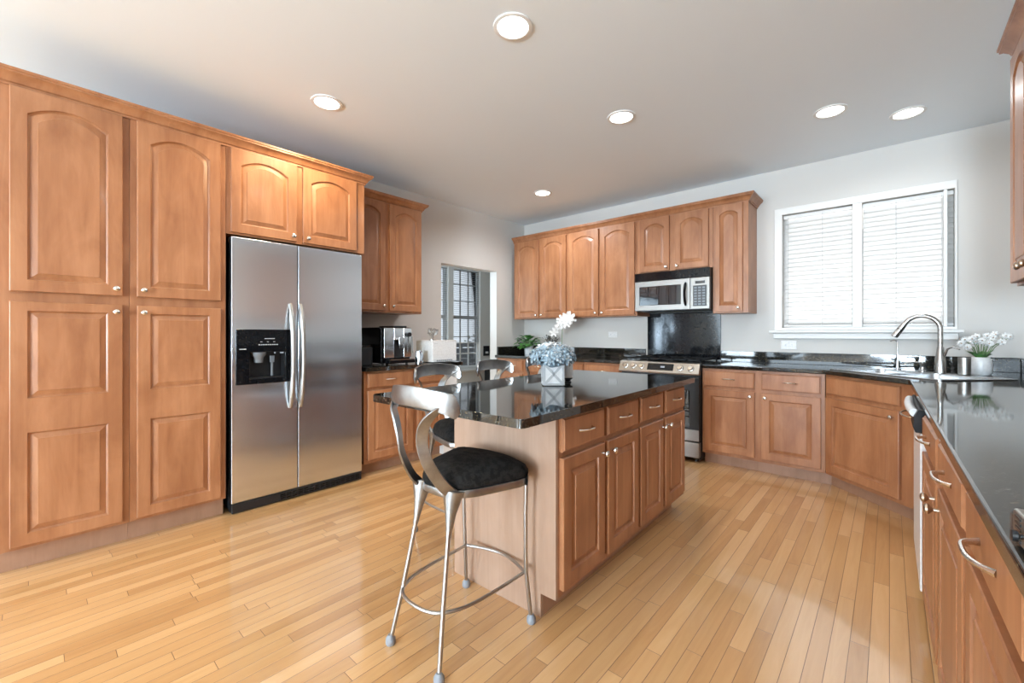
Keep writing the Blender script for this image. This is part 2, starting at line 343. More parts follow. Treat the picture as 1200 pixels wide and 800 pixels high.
# outdoors past the breakfast room
struct(MB().box(-26, -5.7, -2, 24, -.5, -.35), 'ground_outside', 'asphalt', smooth=False)
f_ = thing('slatted_fence', 'dark grey slatted fence outside the breakfast room window', 'fence', (-9.2, 8.5, -.35))
mb = MB()
for j in range(8): mb.box(-.02, .02, -3.2, 3.2, .06 + j * .155, .19 + j * .155)
mb.build('slats', 'siding_grey', f_, bevel=.004)
for yy in (-3, -1, 1, 3): MB().box(.021, .10, yy - .05, yy + .05, 0, 1.3).build('post', 'siding_grey', f_)
rng = random.Random(3)
for k, (yy, hh, lab) in enumerate(((8.0, 1.35, 'olive bush behind the grey fence, nearer the doorway edge'), (10.9, 1.5, 'taller olive bush behind the grey fence'))):
    t = thing('bush', lab, 'bush', (-10.6, yy, -.35), 0, 'bushes outside'); MB().tube([(0, 0, 0), (0, 0, hh * .6)], .06).build('stem', 'soil', t)
    mb = MB()
    for _ in range(420):
        a, bb, cc = rng.gauss(0, .38), rng.gauss(0, .62), rng.uniform(.3, 1) * hh; d = rng.uniform(.05, .10)
        M = Matrix.Translation((a, bb, cc)) @ Matrix.Rotation(rng.uniform(0, 6), 4, 'Z') @ Matrix.Rotation(rng.uniform(0, 3), 4, 'X')
        mb.face([mb.bm.verts.new(M @ Vector(q)) for q in ((-d, 0, 0), (0, -d * .5, .01), (d, 0, 0), (0, d * .5, .01))])
    mb.build('foliage', 'hedge_green', t, smooth=False)
t = tag(MB().box(XF + .002, XF + .02, 5.33, 5.475, .79, .965).build('wall_plate', 'black_iron', bevel=.004), 'small black plate on the breakfast room wall right of its window', 'wall plate')
t2 = MB().box(XF + .021, XF + .03, 5.37, 5.43, .83, .865).build('switch', 'white_plastic', t)
b_ = tag(MB().box(XF + .03, XF + .33, 5.33, 5.50, .001, .60).build('storage_box', 'black_plastic', bevel=.01), 'slim black box on the breakfast room floor below the wall plate', 'box')

# ------------------------------------------------------------------ cabinet pieces (local: x across, front faces -y, z up)
TD = .022
def outline(xa, xb, za, zb, arch, M=14):
    pts = [(xa, za), (xb, za)]
    for i in range(M + 1):
        u = i / M; pts.append((xb + (xa - xb) * u, zb - arch * (2 * u - 1) ** 2))
    return pts
def raised_panel(mb, x0, x1, z0, z1, arch=0.0, st=.058, top=.055, bot=.058, bl=.003, br=.003, bt=.003, bb=.003):
    st = min(st, (x1 - x0) * .165)
    o0 = outline(x0, x1, z0, z1, 0); o1 = outline(x0 + bl, x1 - br, z0 + bb, z1 - bt, 0)
    ins = lambda d: outline(x0 + st + d, x1 - st - d, z0 + bot + d, z1 - top - d, arch)
    P = lambda o, y: [(a, y, c) for a, c in o]
    mb.loops([P(o0, 0), P(o0, -TD + .003), P(o1, -TD), P(ins(0), -TD), P(ins(.003), -TD + .008), P(ins(.009), -TD + .012), P(ins(.034), -TD + .0035), P(ins(.0355), -TD + .0005)])
    return mb
KN = [(.0055, 0), (.0055, .004), (.0045, .012), (.0075, .0165), (.0135, .0205), (.0155, .0255), (.0135, .031), (.0075, .0345), (.001, .0355)]
def knob(parent, x, z, m_='nickel'): return MB().lathe(KN, (x, -TD, z), (0, -1, 0), 16).build('knob', m_, parent)
def pull(parent, x, z, w=.1, m_='nickel', d=.03):
    h = w / 2; pts = []
    for i in range(13):
        u = -1 + i / 6; pts.append((x + u * h, -TD - d * (1 - abs(u) ** 3.2) * (1 if abs(u) < 1 else 0) - (0 if abs(u) < 1 else -.001), z + .004 * (1 - u * u)))
    rr = [.0062 if abs(-1 + i / 6) > .9 else .0046 for i in range(13)]
    return MB().tube(pts, rr, 8, sq=1.25).build('pull', m_, parent)
def door(parent, x0, x1, z0, z1, arch=0.0, kx=None, kz=None, m_='maple', split=None, km='nickel', top=.055):
    mb = MB()
    if split:
        raised_panel(mb, x0, x1, z0, split, 0, top=.085, bt=0); raised_panel(mb, x0, x1, split, z1, 0, bot=.085, top=.045, bb=0)
    else: raised_panel(mb, x0, x1, z0, z1, arch, top=top)
    d = mb.build('door', m_, parent, ang=25)
    if kx is not None: knob(d, kx, kz, km)
    return d
def drawer(parent, x0, x1, z0, z1, w=.1, m_='maple', km='nickel', d=.03, name='drawer'):
    P = lambda q, y: [(x0 + q, y, z0 + q), (x1 - q, y, z0 + q), (x1 - q, y, z1 - q), (x0 + q, y, z1 - q)]
    o = MB().loops([P(0, 0), P(0, -TD + .009), P(.002, -TD + .006), P(.005, -TD + .006), P(.009, -TD)]).build(name, m_, parent, ang=25)
    if w: pull(o, (x0 + x1) / 2, (z0 + z1) / 2, w, km, d)
    return o
def base_cab(name, label, loc, rz, W_, D, H, group='base cabinets', toe=.075, th=.10, kick=0.0, cat='cabinet'):
    t = thing(name, label, cat, loc, rz, group)
    MB().box(0, W_ - .001, 0, D, th, H).build('body', 'maple', t, bevel=.0015)
    MB().box(0, W_ - .001 + kick, toe, D if not kick else toe + .02, 0.0005, th - .0005).build('toe_kick', 'maple_toe', t)
    return t
def wall_cab(name, label, loc, rz, W_, D, H, group=None):
    t = thing(name, label, 'cabinet', loc, rz, group)
    MB().box(0, W_ - .001, 0, D, 0, H).build('body', 'maple', t, bevel=.0015)
    return t
CROWN = [(0, 0), (.006, 0), (.006, .012), (.014, .016), (.020, .030), (.034, .046), (.046, .052), (.046, .060), (.052, .064), (.052, .075), (0, .075)]

# ---- left wall: pantry, fridge surround, coffee counter (front faces +x: rotate 90)
XP = -3.22; DP = XP - XL - .004; LR = R(90)
def pantry(y0, y1, dx0, dx1, kx, lab):
    t = base_cab('pantry_cabinet', lab, (XP, y0, 0), LR, y1 - y0, DP, 2.40, 'tall pantry cabinets', toe=.06, th=.115)
    door(t, dx0 - y0, dx1 - y0, 1.390, 2.3925, .055, kx - y0, 1.428, top=.065)
    door(t, dx0 - y0, dx1 - y0, .133, 1.340, 0, kx - y0, 1.300, split=.775)
pantry(-.115, .374, -.066, .344, .316, 'tall maple pantry cabinet at the left edge, farther from the refrigerator')
pantry(.374, .842, .404, .810, .432, 'tall maple pantry cabinet right next to the refrigerator')
t = wall_cab('fridge_cabinet', 'short orange maple two-door cabinet above the refrigerator', (XP, .842, 1.832), LR, .973, DP, .568)
door(t, .023, .435, .012, .5605, .05, .405, .045); door(t, .478, .896, .012, .5605, .05, .508, .045)
mb = MB().sweep([(d + .002, z) for d, z in CROWN], [(XP, -.115), (XP, 1.815), (XL + .005, 1.815)])
o = mb.build('crown_moulding', 'maple', ang=25); o.location = (0, 0, 2.3945); tag(o, 'long maple crown moulding above the pantry cabinets and refrigerator', 'crown moulding', kind='thing')
t = wall_cab('wall_cabinet', 'maple two-door wall cabinet above the coffee machine', (-3.53, 1.823, 1.378), LR, .792, 3.90 - 3.53 - .004, 1.032, 'wall cabinets')
door(t, .03, .372, .018, 1.02, .05, .343, .06); door(t, .415, .775, .018, 1.02, .05, .443, .06)
mb = MB().sweep([(d + .001, z) for d, z in CROWN], [(0.0, 0), (.792, 0), (.792, .36)]); o = mb.build('crown', 'maple', t, ang=25); o.location = (0, 0, 1.0215)
CT, CB = .903, .868
def low_left(y0, y1, d0, d1, kx, lab):
    t = base_cab('base_cabinet', lab, (-3.25, y0, 0), LR, y1 - y0, .645, CB)
    drawer(t, d0 - y0, d1 - y0, .727, .852); door(t, d0 - y0, d1 - y0, .13, .705, 0, kx - y0, .662)
low_left(1.826, 2.325, 1.852, 2.302, 2.27, 'maple base cabinet with a drawer, below the coffee machine beside the refrigerator')
low_left(2.326, 2.68, 2.352, 2.65, 2.38, 'narrow maple base cabinet at the doorway end of the coffee counter')
o = MB().box(-3.87, -3.27, 2.682, 2.86, .001, CB).build('end_panel', 'white_trim', bevel=.002); tag(o, 'off-white filler panel at the doorway end of the coffee counter', 'panel', kind='thing')
def rounded(pts, r, k=5):
    out_ = []
    for i, p in enumerate(pts):
        p = Vector(p); a = (Vector(pts[i - 1]) - p).normalized(); c = (Vector(pts[(i + 1) % len(pts)]) - p).normalized()
        rr = r[i] if isinstance(r, (list, tuple)) else r
        if rr <= 0: out_.append(tuple(p)); continue
        for j in range(k + 1):
            u = j / k; q = (1 - u) ** 2 * (p + a * rr) + 2 * u * (1 - u) * p + u * u * (p + c * rr); out_.append(tuple(q))
    return out_
o = MB().poly(rounded([(-3.888, 1.824), (-3.20, 1.824), (-3.20, 2.885), (-3.888, 2.885)], [0, 0, .02, 0]), [], CB + .0005, CT).build('countertop', 'granite', bevel=.007)
tag(o, 'short black granite countertop under the coffee machine and white box', 'countertop')

# ---- back wall base run
YC = 4.08; DB = YB - YC - .004
def low_back(x0, x1, fr, lab, kick=0.0):
    t = base_cab('base_cabinet', lab, (x0, YC, 0), 0, x1 - x0, DB, CB, kick=kick)
    for a, c, k in fr: drawer(t, a - x0, c - x0, .71, .848); door(t, a - x0, c - x0, .13, .682, 0, k - x0, .645)
low_back(-3.86, -3.395, [(-3.74, -3.42, -3.45)], 'maple base cabinet in the far corner below the potted plant')
low_back(-3.395, -2.535, [(-3.367, -2.985, -3.015), (-2.955, -2.545, -2.925)], 'two-drawer maple base cabinet behind the island and blue flowers')
low_back(-2.535, -2.085, [(-2.515, -2.10, -2.13)], 'maple base cabinet tucked against the left side of the range')
low_back(-1.282, -.372, [(-1.262, -.856, -.886), (-.805, -.398, -.775)], 'two-drawer maple base cabinet between the range and the sink corner', .034)
o = MB().poly([(-3.888, 4.05), (-2.082, 4.05), (-2.082, YB - .003), (-3.888, YB - .003)], [], CB + .0005, CT).build('countertop', 'granite', bevel=.007)
tag(o, 'black granite countertop against the back wall, left of the range', 'countertop')
mb = MB(); mb.box(-3.86, -2.085, YB - .022, YB - .002, CT + .0005, 1.008); o = mb.build('backsplash', 'granite', bevel=.002); tag(o, 'low black granite backsplash behind the plants', 'backsplash', 'granite backsplashes')
o = MB().box(XL + .002, XL + .022, 4.105, YB - .024, CT + .0005, 1.008).build('backsplash', 'granite', bevel=.002); tag(o, 'short black granite side splash beside the doorway', 'backsplash', 'granite backsplashes')

# ---- sink corner and right run
S2 = math.sqrt(.5)
def EN(e, n_): return ((n_ + e) * S2, (n_ - e) * S2)
A = Vector((-.370, YC)); LD = .69; B = A + Vector((S2, -S2)) * LD
t = thing('sink_cabinet', 'maple corner sink cabinet standing diagonally, one door and a false drawer front', 'cabinet', (A.x, A.y, 0), R(-45), 'base cabinets')
mb = MB(); mb.box(0.001, LD - .001, 0, .02, .10, CB); mb.box(.02, LD - .02, .021, .50, .10, .12); mb.build('body', 'maple', t, bevel=.0015)
MB().box(-.0305, .745, .075, .095, .0005, .0995).build('toe_kick', 'maple_toe', t)
drawer(t, .02, .605, .72, .848, 0, name='false_front'); door(t, .02, .605, .13, .69, 0, .572, .645)
XRF = .132; RR = R(-90); DR = XR - XRF - .004
t = base_cab('base_cabinet', 'narrow maple filler cabinet between the sink corner and dishwasher', (XRF, B.y - .01, 0), RR, B.y - .01 - 3.075, DR, CB)
door(t, .02, .47, .13, .848)
dw = thing('dishwasher', 'white dishwasher with a black control panel, next to the sink corner', 'dishwasher', (.095, 3.07, 0), RR)
DWW = .615
MB().box(.005, DWW - .005, .03, .58, .10, .862).build('tub', 'white_enamel', dw)
MB().box(.03, DWW - .03, .09, .55, .0005, .0995).build('toe_kick', 'black_plastic', dw)
MB().box(.003, DWW - .003, 0, .029, .105, .764).build('door', 'white_enamel', dw, bevel=.006)
cp = MB().loops([[(x, .028, .766), (x, -.014, .766), (x, -.022, .79), (x, -.018, .83), (x, -.004, .862), (x, .028, .862)] for x in (.003, DWW - .003)]).build('control_panel', 'black_iron', dw, bevel=.003)
MB().tube([(.05 + (DWW - .10) * i / 14, -.014 - .010 * math.sin(math.pi * i / 14) ** .7, .842) for i in range(15)], .0165, 14, sq=1.2).build('latch', 'white_enamel', cp)
pts = [(.30 + .12 * math.cos(math.pi * i / 12), -.02 - .035 * math.sin(math.pi * i / 12), .80) for i in range(13)]
MB().tube(pts, .004, 8).build('handle', 'bronze_nickel', dw)
def low_right(y1, y0, fr, lab):
    t = base_cab('base_cabinet', lab, (.120 + (2.445 - y1) * .0218, y1, 0), R(-88.75), y1 - y0, .55, CB)
    for a, c, k in fr:
        drawer(t, y1 - a, y1 - c, .735, .85, .14, km='nickel', d=.030); door(t, y1 - a, y1 - c, .13, .705, 0, y1 - k, .645, km='bronze_nickel')
low_right(2.445, 1.36, [(2.40, 1.905, 1.94), (1.855, 1.385, 1.82)], 'maple base cabinet with two arched pulls and paired knobs, beside the dishwasher')
low_right(1.358, .33, [(1.335, .87, .905), (.83, .36, .795)], 'maple base cabinet nearest the camera under the right counter')
SE0, SE1, SN0, SN1 = -3.16, -2.34, 2.655, 3.165
hole = [EN(SE0 + .012, SN0 + .012), EN(SE1 - .012, SN0 + .012), EN(SE1 - .012, SN1 - .012), EN(SE0 + .012, SN1 - .012)]
o = MB().poly([(-1.285, 4.05), (-.385, 4.05), (.090, 3.535), (.120, .30), (XR - .003, .30), (XR - .003, YB - .003), (-1.285, YB - .003)], [hole], CB + .0005, CT).build('countertop', 'granite', bevel=.007)
tag(o, 'long black granite countertop turning the sink corner along the right wall', 'countertop')
o = MB().box(-1.283, XR - .025, YB - .022, YB - .002, CT + .0005, 1.008).build('backsplash', 'granite', bevel=.002); tag(o, 'low black granite backsplash under the sink window', 'backsplash', 'granite backsplashes')
o = MB().box(XR - .022, XR - .002, .30, YB - .003, CT + .0005, 1.008).build('backsplash', 'granite', bevel=.002); tag(o, 'low black granite backsplash along the right wall', 'backsplash', 'granite backsplashes')

# sink (local: x = e, y = n)
sk = thing('kitchen_sink', 'double bowl stainless corner sink set diagonally in the counter', 'sink', (*EN((SE0 + SE1) / 2, (SN0 + SN1) / 2), CT + .0005), R(-45))
hw, hd = (SE1 - SE0) / 2, (SN1 - SN0) / 2
bowls = [(-hw + .035, -.018), (.018, hw - .035)]
MB().poly(rounded(rect(-hw, hw, -hd, hd), .03), [rounded(rect(a, c, -hd + .03, hd - .105), .05) for a, c in bowls], 0, .007).build('rim', 'steel_sink', sk, bevel=.003)
for a, c in bowls:
    o_ = rounded(rect(a, c, -hd + .03, hd - .105), .05); ce = Vector(((a + c) / 2, -.0375)); P = lambda q, z: [(*(ce + (Vector(p) - ce) * q), z) for p in o_]
    bo = MB().loops([P(1, .0065), P(.985, -.02), P(.95, -.15), P(.88, -.175), P(.3, -.18)], False, True).build('bowl', 'steel_sink', sk)
    MB().lathe([(.04, 0), (.04, .004), (.03, .002), (.001, .0)], (ce.x, ce.y, -.179)).build('drain', 'chrome', bo)
# faucet
ZS = CT + .0082
def en3(e, n_): return (*EN(e, n_), ZS)
fa = thing('kitchen_faucet', 'tall gooseneck brushed nickel kitchen faucet behind the sink', 'faucet', en3(-2.745, 3.115), R(-45))
MB().lathe([(.032, 0), (.032, .006), (.030, .02), (.030, .075), (.026, .10), (.0185, .165), (.0165, .18)], seg=24).build('base', 'faucet_nickel', fa)
HA = Vector((-.80, -.60, 0)).normalized()
pts = [(0, 0, .17), (0, 0, .24), (0, 0, .30)] + [tuple(HA * (.095 - .095 * math.cos(math.pi * i / 14)) + Vector((0, 0, .30 + .095 * math.sin(math.pi * i / 14)))) for i in range(1, 13)]
MB().tube(pts, .0145, 16).build('spout', 'faucet_nickel', fa)
e1, e0 = Vector(pts[-1]), Vector(pts[-2]); d = (e1 - e0).normalized()
sh = MB().tube([e1, e1 + d * .02, e1 + d * .04, e1 + d * .105, e1 + d * .11], [.0145, .0175, .019, .021, .017], 16).build('spray_head', 'faucet_nickel', fa)
MB().tube([e1 + d * .045, e1 + d * .0455 + Vector((0, 0, .0)), e1 + d * .05], .0196, 16).build('joint_ring', 'black_plastic', sh)
MB().tube([(.028, 0, .12), (.045, .0, .165), (.08, 0, .182), (.12, .0, .165)], [.007, .006, .005, .004], 10).build('lever', 'faucet_nickel', fa)
ff = thing('filter_faucet', 'thin chrome filtered water tap left of the gooseneck faucet', 'faucet', en3(-3.05, 3.115), R(-45))
MB().lathe([(.022, 0), (.022, .006), (.014, .012), (.012, .06), (.007, .066)], seg=18).build('base', 'chrome', ff)
MB().tube([(0, 0, .06), (0, 0, .20), (-.002, -.004, .215), (-.012, -.02, .222), (-.02, -.04, .214)], .0045, 10).build('spout', 'chrome', ff)
MB().tube([(-.012, 0, .045), (-.045, 0, .052)], [.005, .006], 8).build('lever', 'chrome', ff)
sd = thing('soap_dispenser', 'short nickel soap pump on the sink ledge', 'soap dispenser', en3(-2.865, 3.115), R(-45))
MB().lathe([(.022, 0), (.022, .006), (.015, .012), (.012, .03), (.014, .045), (.019, .055), (.019, .064), (.012, .070), (.001, .071)], seg=18).build('body', 'faucet_nickel', sd)
MB().tube([(0, 0, .062), (-.04, -.03, .066), (-.065, -.048, .058), (-.078, -.058, .044)], [.006, .0055, .005, .004], 10).build('nozzle', 'faucet_nickel', sd)
cu = thing('steel_cup', 'brushed steel cup on the sink ledge between faucet and white vase', 'cup', en3(-2.60, 3.118), 0)
MB().lathe([(.026, 0), (.03, .003), (.031, .09), (.031, .112), (.029, .114), (.028, .01), (.001, .008)], seg=24).build('body', 'stainless_light', cu)

def floret(mb, c, nrm, r, k=4, rng=random):
    q = Vector((0, 0, 1)).rotation_difference(nrm); a0 = rng.uniform(0, 6)
    for i in range(k):
        a = a0 + i * 2 * math.pi / k
        def P(rr, da, h): return c + q @ Vector((rr * math.cos(a + da), rr * math.sin(a + da), h))
        w_ = 2.2 / k
        vs = [mb.bm.verts.new(p) for p in (P(.05 * r, 0, 0), P(.55 * r, -w_, .10 * r), P(r, -w_ * .5, .22 * r), P(1.08 * r, 0, .14 * r), P(r, w_ * .5, .22 * r), P(.55 * r, w_, .10 * r))]
        mb.face([vs[0], vs[1], vs[2], vs[3]]); mb.face([vs[0], vs[3], vs[4], vs[5]])
def leaf(mb, base, d, L_, w_, droop=.3, fold=.15):
    d = Vector(d).normalized(); side = d.cross(Vector((0, 0, 1)))
    side = side.normalized() if side.length > .01 else Vector((1, 0, 0)); up = side.cross(d)
    rows = []
    for i in range(6):
        u = i / 5; c = Vector(base) + d * L_ * u - Vector((0, 0, 1)) * droop * L_ * u * u; w2 = w_ * math.sin(math.pi * min(1, u * .92 + .08)) ** .8 / 2
        rows.append([mb.bm.verts.new(c + side * w2 + up * fold * w2), mb.bm.verts.new(c), mb.bm.verts.new(c - side * w2 + up * fold * w2)])
    for a, c in zip(rows, rows[1:]):
        mb.face([a[0], a[1], c[1], c[0]]); mb.face([a[1], a[2], c[2], c[1]])
rng = random.Random(11)
va = thing('flower_vase', 'squat white ceramic vase of white blossoms on the counter behind the sink', 'vase', (.452, 4.17, CT + .0005))
MB().lathe([(.035, 0), (.046, .004), (.054, .02), (.056, .05), (.055, .09), (.050, .11), (.042, .122), (.036, .122), (.034, .10), (.001, .098)], seg=28).build('pot', 'white_ceramic', va)
lv = MB(); st = MB(); pe = MB(); ce_ = MB()
for i in range(20):
    a = rng.uniform(0, 6.28); leaf(lv, (.02 * math.cos(a), .02 * math.sin(a), .115), (math.cos(a) * .8, math.sin(a) * .8, rng.uniform(.6, 1.6)), rng.uniform(.06, .10), .034)
heads = [(-.13, -.04, .225), (-.10, .02, .25), (-.06, -.03, .255), (-.02, .03, .27), (.0, -.05, .245), (.04, .02, .275), (.07, -.02, .265), (.10, .06, .285), (.155, .03, .275), (.125, -.01, .235), (.18, .02, .27), (-.09, -.03, .20), (.045, -.03, .225), (-.035, 0, .235)]
for hx, hy, hz in heads:
    hx *= .72; hz -= .012
    st.tube([(hx * .1, hy * .1, .10), (hx * .5, hy * .5, .19), (hx, hy, hz)], .002, 6)
    for j in range(7):
        dv = Vector((rng.gauss(0, 1), rng.gauss(0, 1) - .4, rng.gauss(.3, 1))).normalized(); floret(pe, Vector((hx, hy, hz)) + dv * .010, dv, .018, 5, rng)
    pe.sphere((hx, hy, hz), .0165, sub=2)
    ce_.sphere((hx, hy - .018, hz), .005, sub=1)
lv.build('leaves', 'leaf_green', va); st.build('stems', 'stem_green', va); pe.build('blossoms', 'petal_white', va); ce_.build('flower_centres', 'petal_centre', va)

# stainless box at the near end of the right counter
ap = thing('countertop_appliance', 'low stainless appliance with black knobs at the right edge of the picture', 'appliance', (.268, .69, CT + .0005), R(3))
MB().box(-.135, .135, -.19, .19, .004, .045).build('body', 'stainless_light', ap, bevel=.004)
MB().box(-.11, .10, -.17, .17, .0455, .050).build('top_plate', 'black_gloss', ap)
mb = MB(); mb.box(.105, .13, -.19, .19, .0455, .060); mb.build('rear_lip', 'stainless_light', ap, bevel=.002)
for yy in (.135, .075): MB().lathe([(.003, 0), (.003, .004), (.007, .006), (.007, .011), (.001, .012)], (-.1355, yy, .024), (-1, 0, 0), 14).build('knob', 'black_plastic', ap)
mb = MB()
for j in range(5): mb.box(-.1365, -.1352, .150, .172, .010 + j * .007, .013 + j * .007)
mb.build('vent_slots', 'black_plastic', ap)
for sx_ in (-.12, .12):
    for sy_ in (-.17, .17): MB().lathe([(.008, 0), (.008, .0038)], (sx_, sy_, 0), seg=10).build('foot', 'black_plastic', ap)

# ---- back wall cabinets above
YU = 4.34; DU = YB - YU - .004; ZU, ZT = 1.375, 2.398
def up_back(x0, x1, z0, fr, lab, arch=.05):
    t = wall_cab('wall_cabinet', lab, (x0, YU, z0), 0, x1 - x0, DU, ZT - z0, 'wall cabinets')
    for a, c, k in fr: door(t, a - x0, c - x0, .012, ZT - z0 - .012, arch, k - x0, .045)
    return t
up_back(-3.80, -2.93, ZU, [(-3.765, -3.372, -3.40), (-3.342, -2.95, -3.312)], 'maple two-door wall cabinet above the potted plants, nearest the doorway')
up_back(-2.93, -2.035, ZU, [(-2.912, -2.502, -2.532), (-2.477, -2.06, -2.447)], 'maple two-door wall cabinet just left of the microwave')
up_back(-2.035, -1.268, 1.818, [(-2.0, -1.684, -1.71), (-1.625, -1.304, -1.60)], 'short maple two-door cabinet directly above the microwave')
up_back(-1.268, -.962, ZU, [(-1.242, -1.008, -1.04)], 'tall narrow single-door maple cabinet right of the microwave', arch=.035)
o = MB().sweep([(d + .001, z) for d, z in CROWN], [(-3.80, YU - .001), (-.961, YU - .001), (-.961, YB - .003)]).build('crown_moulding', 'maple', ang=25); o.location = (0, 0, ZT - .010)
tag(o, 'maple crown moulding along the top of the back wall cabinets', 'crown moulding', kind='thing')
mw = thing('microwave', 'stainless over-range microwave with black vent band and black handle', 'microwave', (-2.031, 4.27, 1.413), 0)
MW_ = .757; MH = .402
MB().box(0, MW_, .03, .395, 0, MH).build('body', 'black_plastic', mw, bevel=.004)
MB().box(.0, MW_, -.002, .0295, MH - .088, MH).build('vent_band', 'black_gloss', mw, bevel=.004)
d_ = MB().poly(rect(.002, .572, .008, MH - .090), [rect(.05, .482, .062, MH - .146)], 0, 1, XZ(0, .0295)).build('door', 'microwave_steel', mw, bevel=.003)
MB().box(.052, .48, .006, .0285, .064, MH - .148).build('window', 'dark_glass', d_)
MB().tube([(.532, -.004, .045)] + [(.532, -.012 - .03 * math.sin(math.pi * i / 10), .045 + .225 * i / 10) for i in range(1, 10)] + [(.532, -.004, .27)], [.008] + [.013] * 9 + [.008], 10, sq=.7).build('handle', 'black_gloss', d_)
cpn = MB().box(.576, MW_ - .004, 0, .0295, .008, MH - .090).build('control_panel', 'microwave_steel', mw, bevel=.003)
MB().box(.602, MW_ - .03, -.003, -.0003, .035, .235).build('keypad', 'black_plastic', cpn)
MB().box(.622, MW_ - .045, -.003, -.0003, .252, .278).build('display', 'dark_glass', cpn)
mb = MB()
for r0 in range(7):
    for c0 in range(3): mb.box(.612 + c0 * .038, .612 + c0 * .038 + .026, -.0045, -.0032, .045 + r0 * .0265, .045 + r0 * .0265 + .016)
mb.build('keys', 'grey_plastic', cpn)
o = MB().box(-2.062, -1.288, YB - .014, YB - .002, CT + .012, 1.411).build('splash_panel', 'black_gloss', bevel=.001); tag(o, 'tall glossy black panel on the wall behind the range', 'panel', kind='thing')

# ---- range
RX0, RX1 = -2.078, -1.289; RW = RX1 - RX0
rg = thing('gas_range', 'stainless slide-in gas range with black grates and round knobs', 'range', (RX0, 4.045, 0), 0)
MB().box(0, RW, .02, .60, .03, .885).build('body', 'black_plastic', rg, bevel=.003)
MB().box(-.0, RW, .045, .605, .8855, .905).build('cooktop', 'black_gloss', rg, bevel=.004)
cpn = MB().loops([[(x, .018, .80), (x, -.045, .80), (x, -.05, .815), (x, -.008, .905), (x, .044, .912), (x, .044, .887), (x, .018, .884)] for x in (.0, RW)]).build('control_panel', 'stainless_light', rg, bevel=.003)
sl = Vector((0, -.09, .042)).normalized(); cpos = lambda x, u: Vector((x, -.05 + .042 * u, .815 + .09 * u))
for kx in (.07, .155, .24, RW - .17, RW - .075):
    kb = MB().lathe([(.027, 0), (.027, .006), (.022, .008), (.021, .03), (.018, .033), (.001, .034)], cpos(kx, .5) + sl * .0005, sl, 20).build('knob', 'nickel', cpn)
    MB().lathe([(.029, 0), (.029, .003), (.001, .0031)], cpos(kx, .5) + sl * .0002, sl, 20).build('knob_ring', 'black_plastic', kb)
P0, P1 = cpos(.30, .18) + sl * .002, cpos(RW - .235, .86) + sl * .002
MB().loops([[cpos(.30, .18) + sl * h_, cpos(RW - .235, .18) + sl * h_, cpos(RW - .235, .86) + sl * h_, cpos(.30, .86) + sl * h_] for h_ in (0, .002)]).build('display', 'dark_glass', cpn)
MB().loops([[cpos(.43, .45) + sl * h_, cpos(.47, .45) + sl * h_, cpos(.47, .62) + sl * h_, cpos(.43, .62) + sl * h_] for h_ in (.0022, .003)]).build('clock', 'display_glow', cpn)
for gx in range(3):
    x0 = .02 + gx * (RW - .04) / 3; x1 = x0 + (RW - .04) / 3 - .006; mb = MB(); z = .934
    for a, c in (((x0, .08), (x1, .08)), ((x0, .57), (x1, .57)), ((x0, .08), (x0, .57)), ((x1, .08), (x1, .57)), ((x0, .325), (x1, .325)), (((x0 + x1) / 2, .08), ((x0 + x1) / 2, .57))):
        mb.box(min(a[0], c[0]) - .006, max(a[0], c[0]) + .006 - (0 if a[0] != c[0] else 0), min(a[1], c[1]) - .006, max(a[1], c[1]) + .006, z - .008, z + .006)
    for fx_ in (x0, x1):
        for fy_ in (.08, .57): mb.box(fx_ - .006, fx_ + .006, fy_ - .006, fy_ + .006, .9055, z)
    mb.build('grate', 'black_iron', rg)
for bx, by in ((.15, .20), (.15, .45), (RW / 2, .325), (RW - .15, .20), (RW - .15, .45)):
    MB().lathe([(.05, 0), (.048, .006), (.032, .007), (.032, .014), (.001, .015)], (bx, by, .9055), seg=18).build('burner', 'black_iron', rg)
od = MB().poly(rect(.004, RW - .004, .20, .785), [rect(.09, RW - .09, .32, .66)], 0, 1, XZ(-.02, .019)).build('oven_door', 'black_plastic', rg, bevel=.004)
MB().box(.092, RW - .092, -.012, .015, .322, .658).build('window', 'dark_glass', od)
MB().box(.004, RW - .004, -.026, -.0205, .20, .30).build('trim_band', 'stainless_light', od)
hd_ = MB(); hd_.tube([(.03, -.066, .755), (RW - .03, -.066, .755)], .012, 12)
for hx in (.06, RW - .06): hd_.box(hx - .014, hx + .014, -.066, -.0205, .745, .765)
hd_.build('handle', 'stainless_light', od)
MB().box(.004, RW - .004, -.026, .019, .05, .185).build('storage_drawer', 'stainless_light', rg, bevel=.003)
for fx_ in (.05, RW - .05):
    for fy_ in (.06, .55): MB().lathe([(.018, 0), (.015, .03)], (fx_, fy_, .0003), seg=12).build('foot', 'black_plastic', rg)

# ---- right wall cabinet
t = wall_cab('wall_cabinet', 'pale lit maple wall cabinet on the right wall at the picture edge', (.412, 2.825, 1.385), RR, .73, XR - .412 - .004, .99, 'wall cabinets')
door(t, .02, .35, .012, .975, .04, .322, .055, km='bronze_nickel'); door(t, .372, .71, .012, .975, .04, .40, .055, km='bronze_nickel')
o = MB().sweep(CROWN, [(0, .30), (0, 0), (.73, 0)]).build('crown', 'maple', t, ang=25); o.location = (0, 0, .9905)
MB().box(.045, .72, .03, .05, -.032, -.0005).build('light_rail', 'maple', t, bevel=.002)

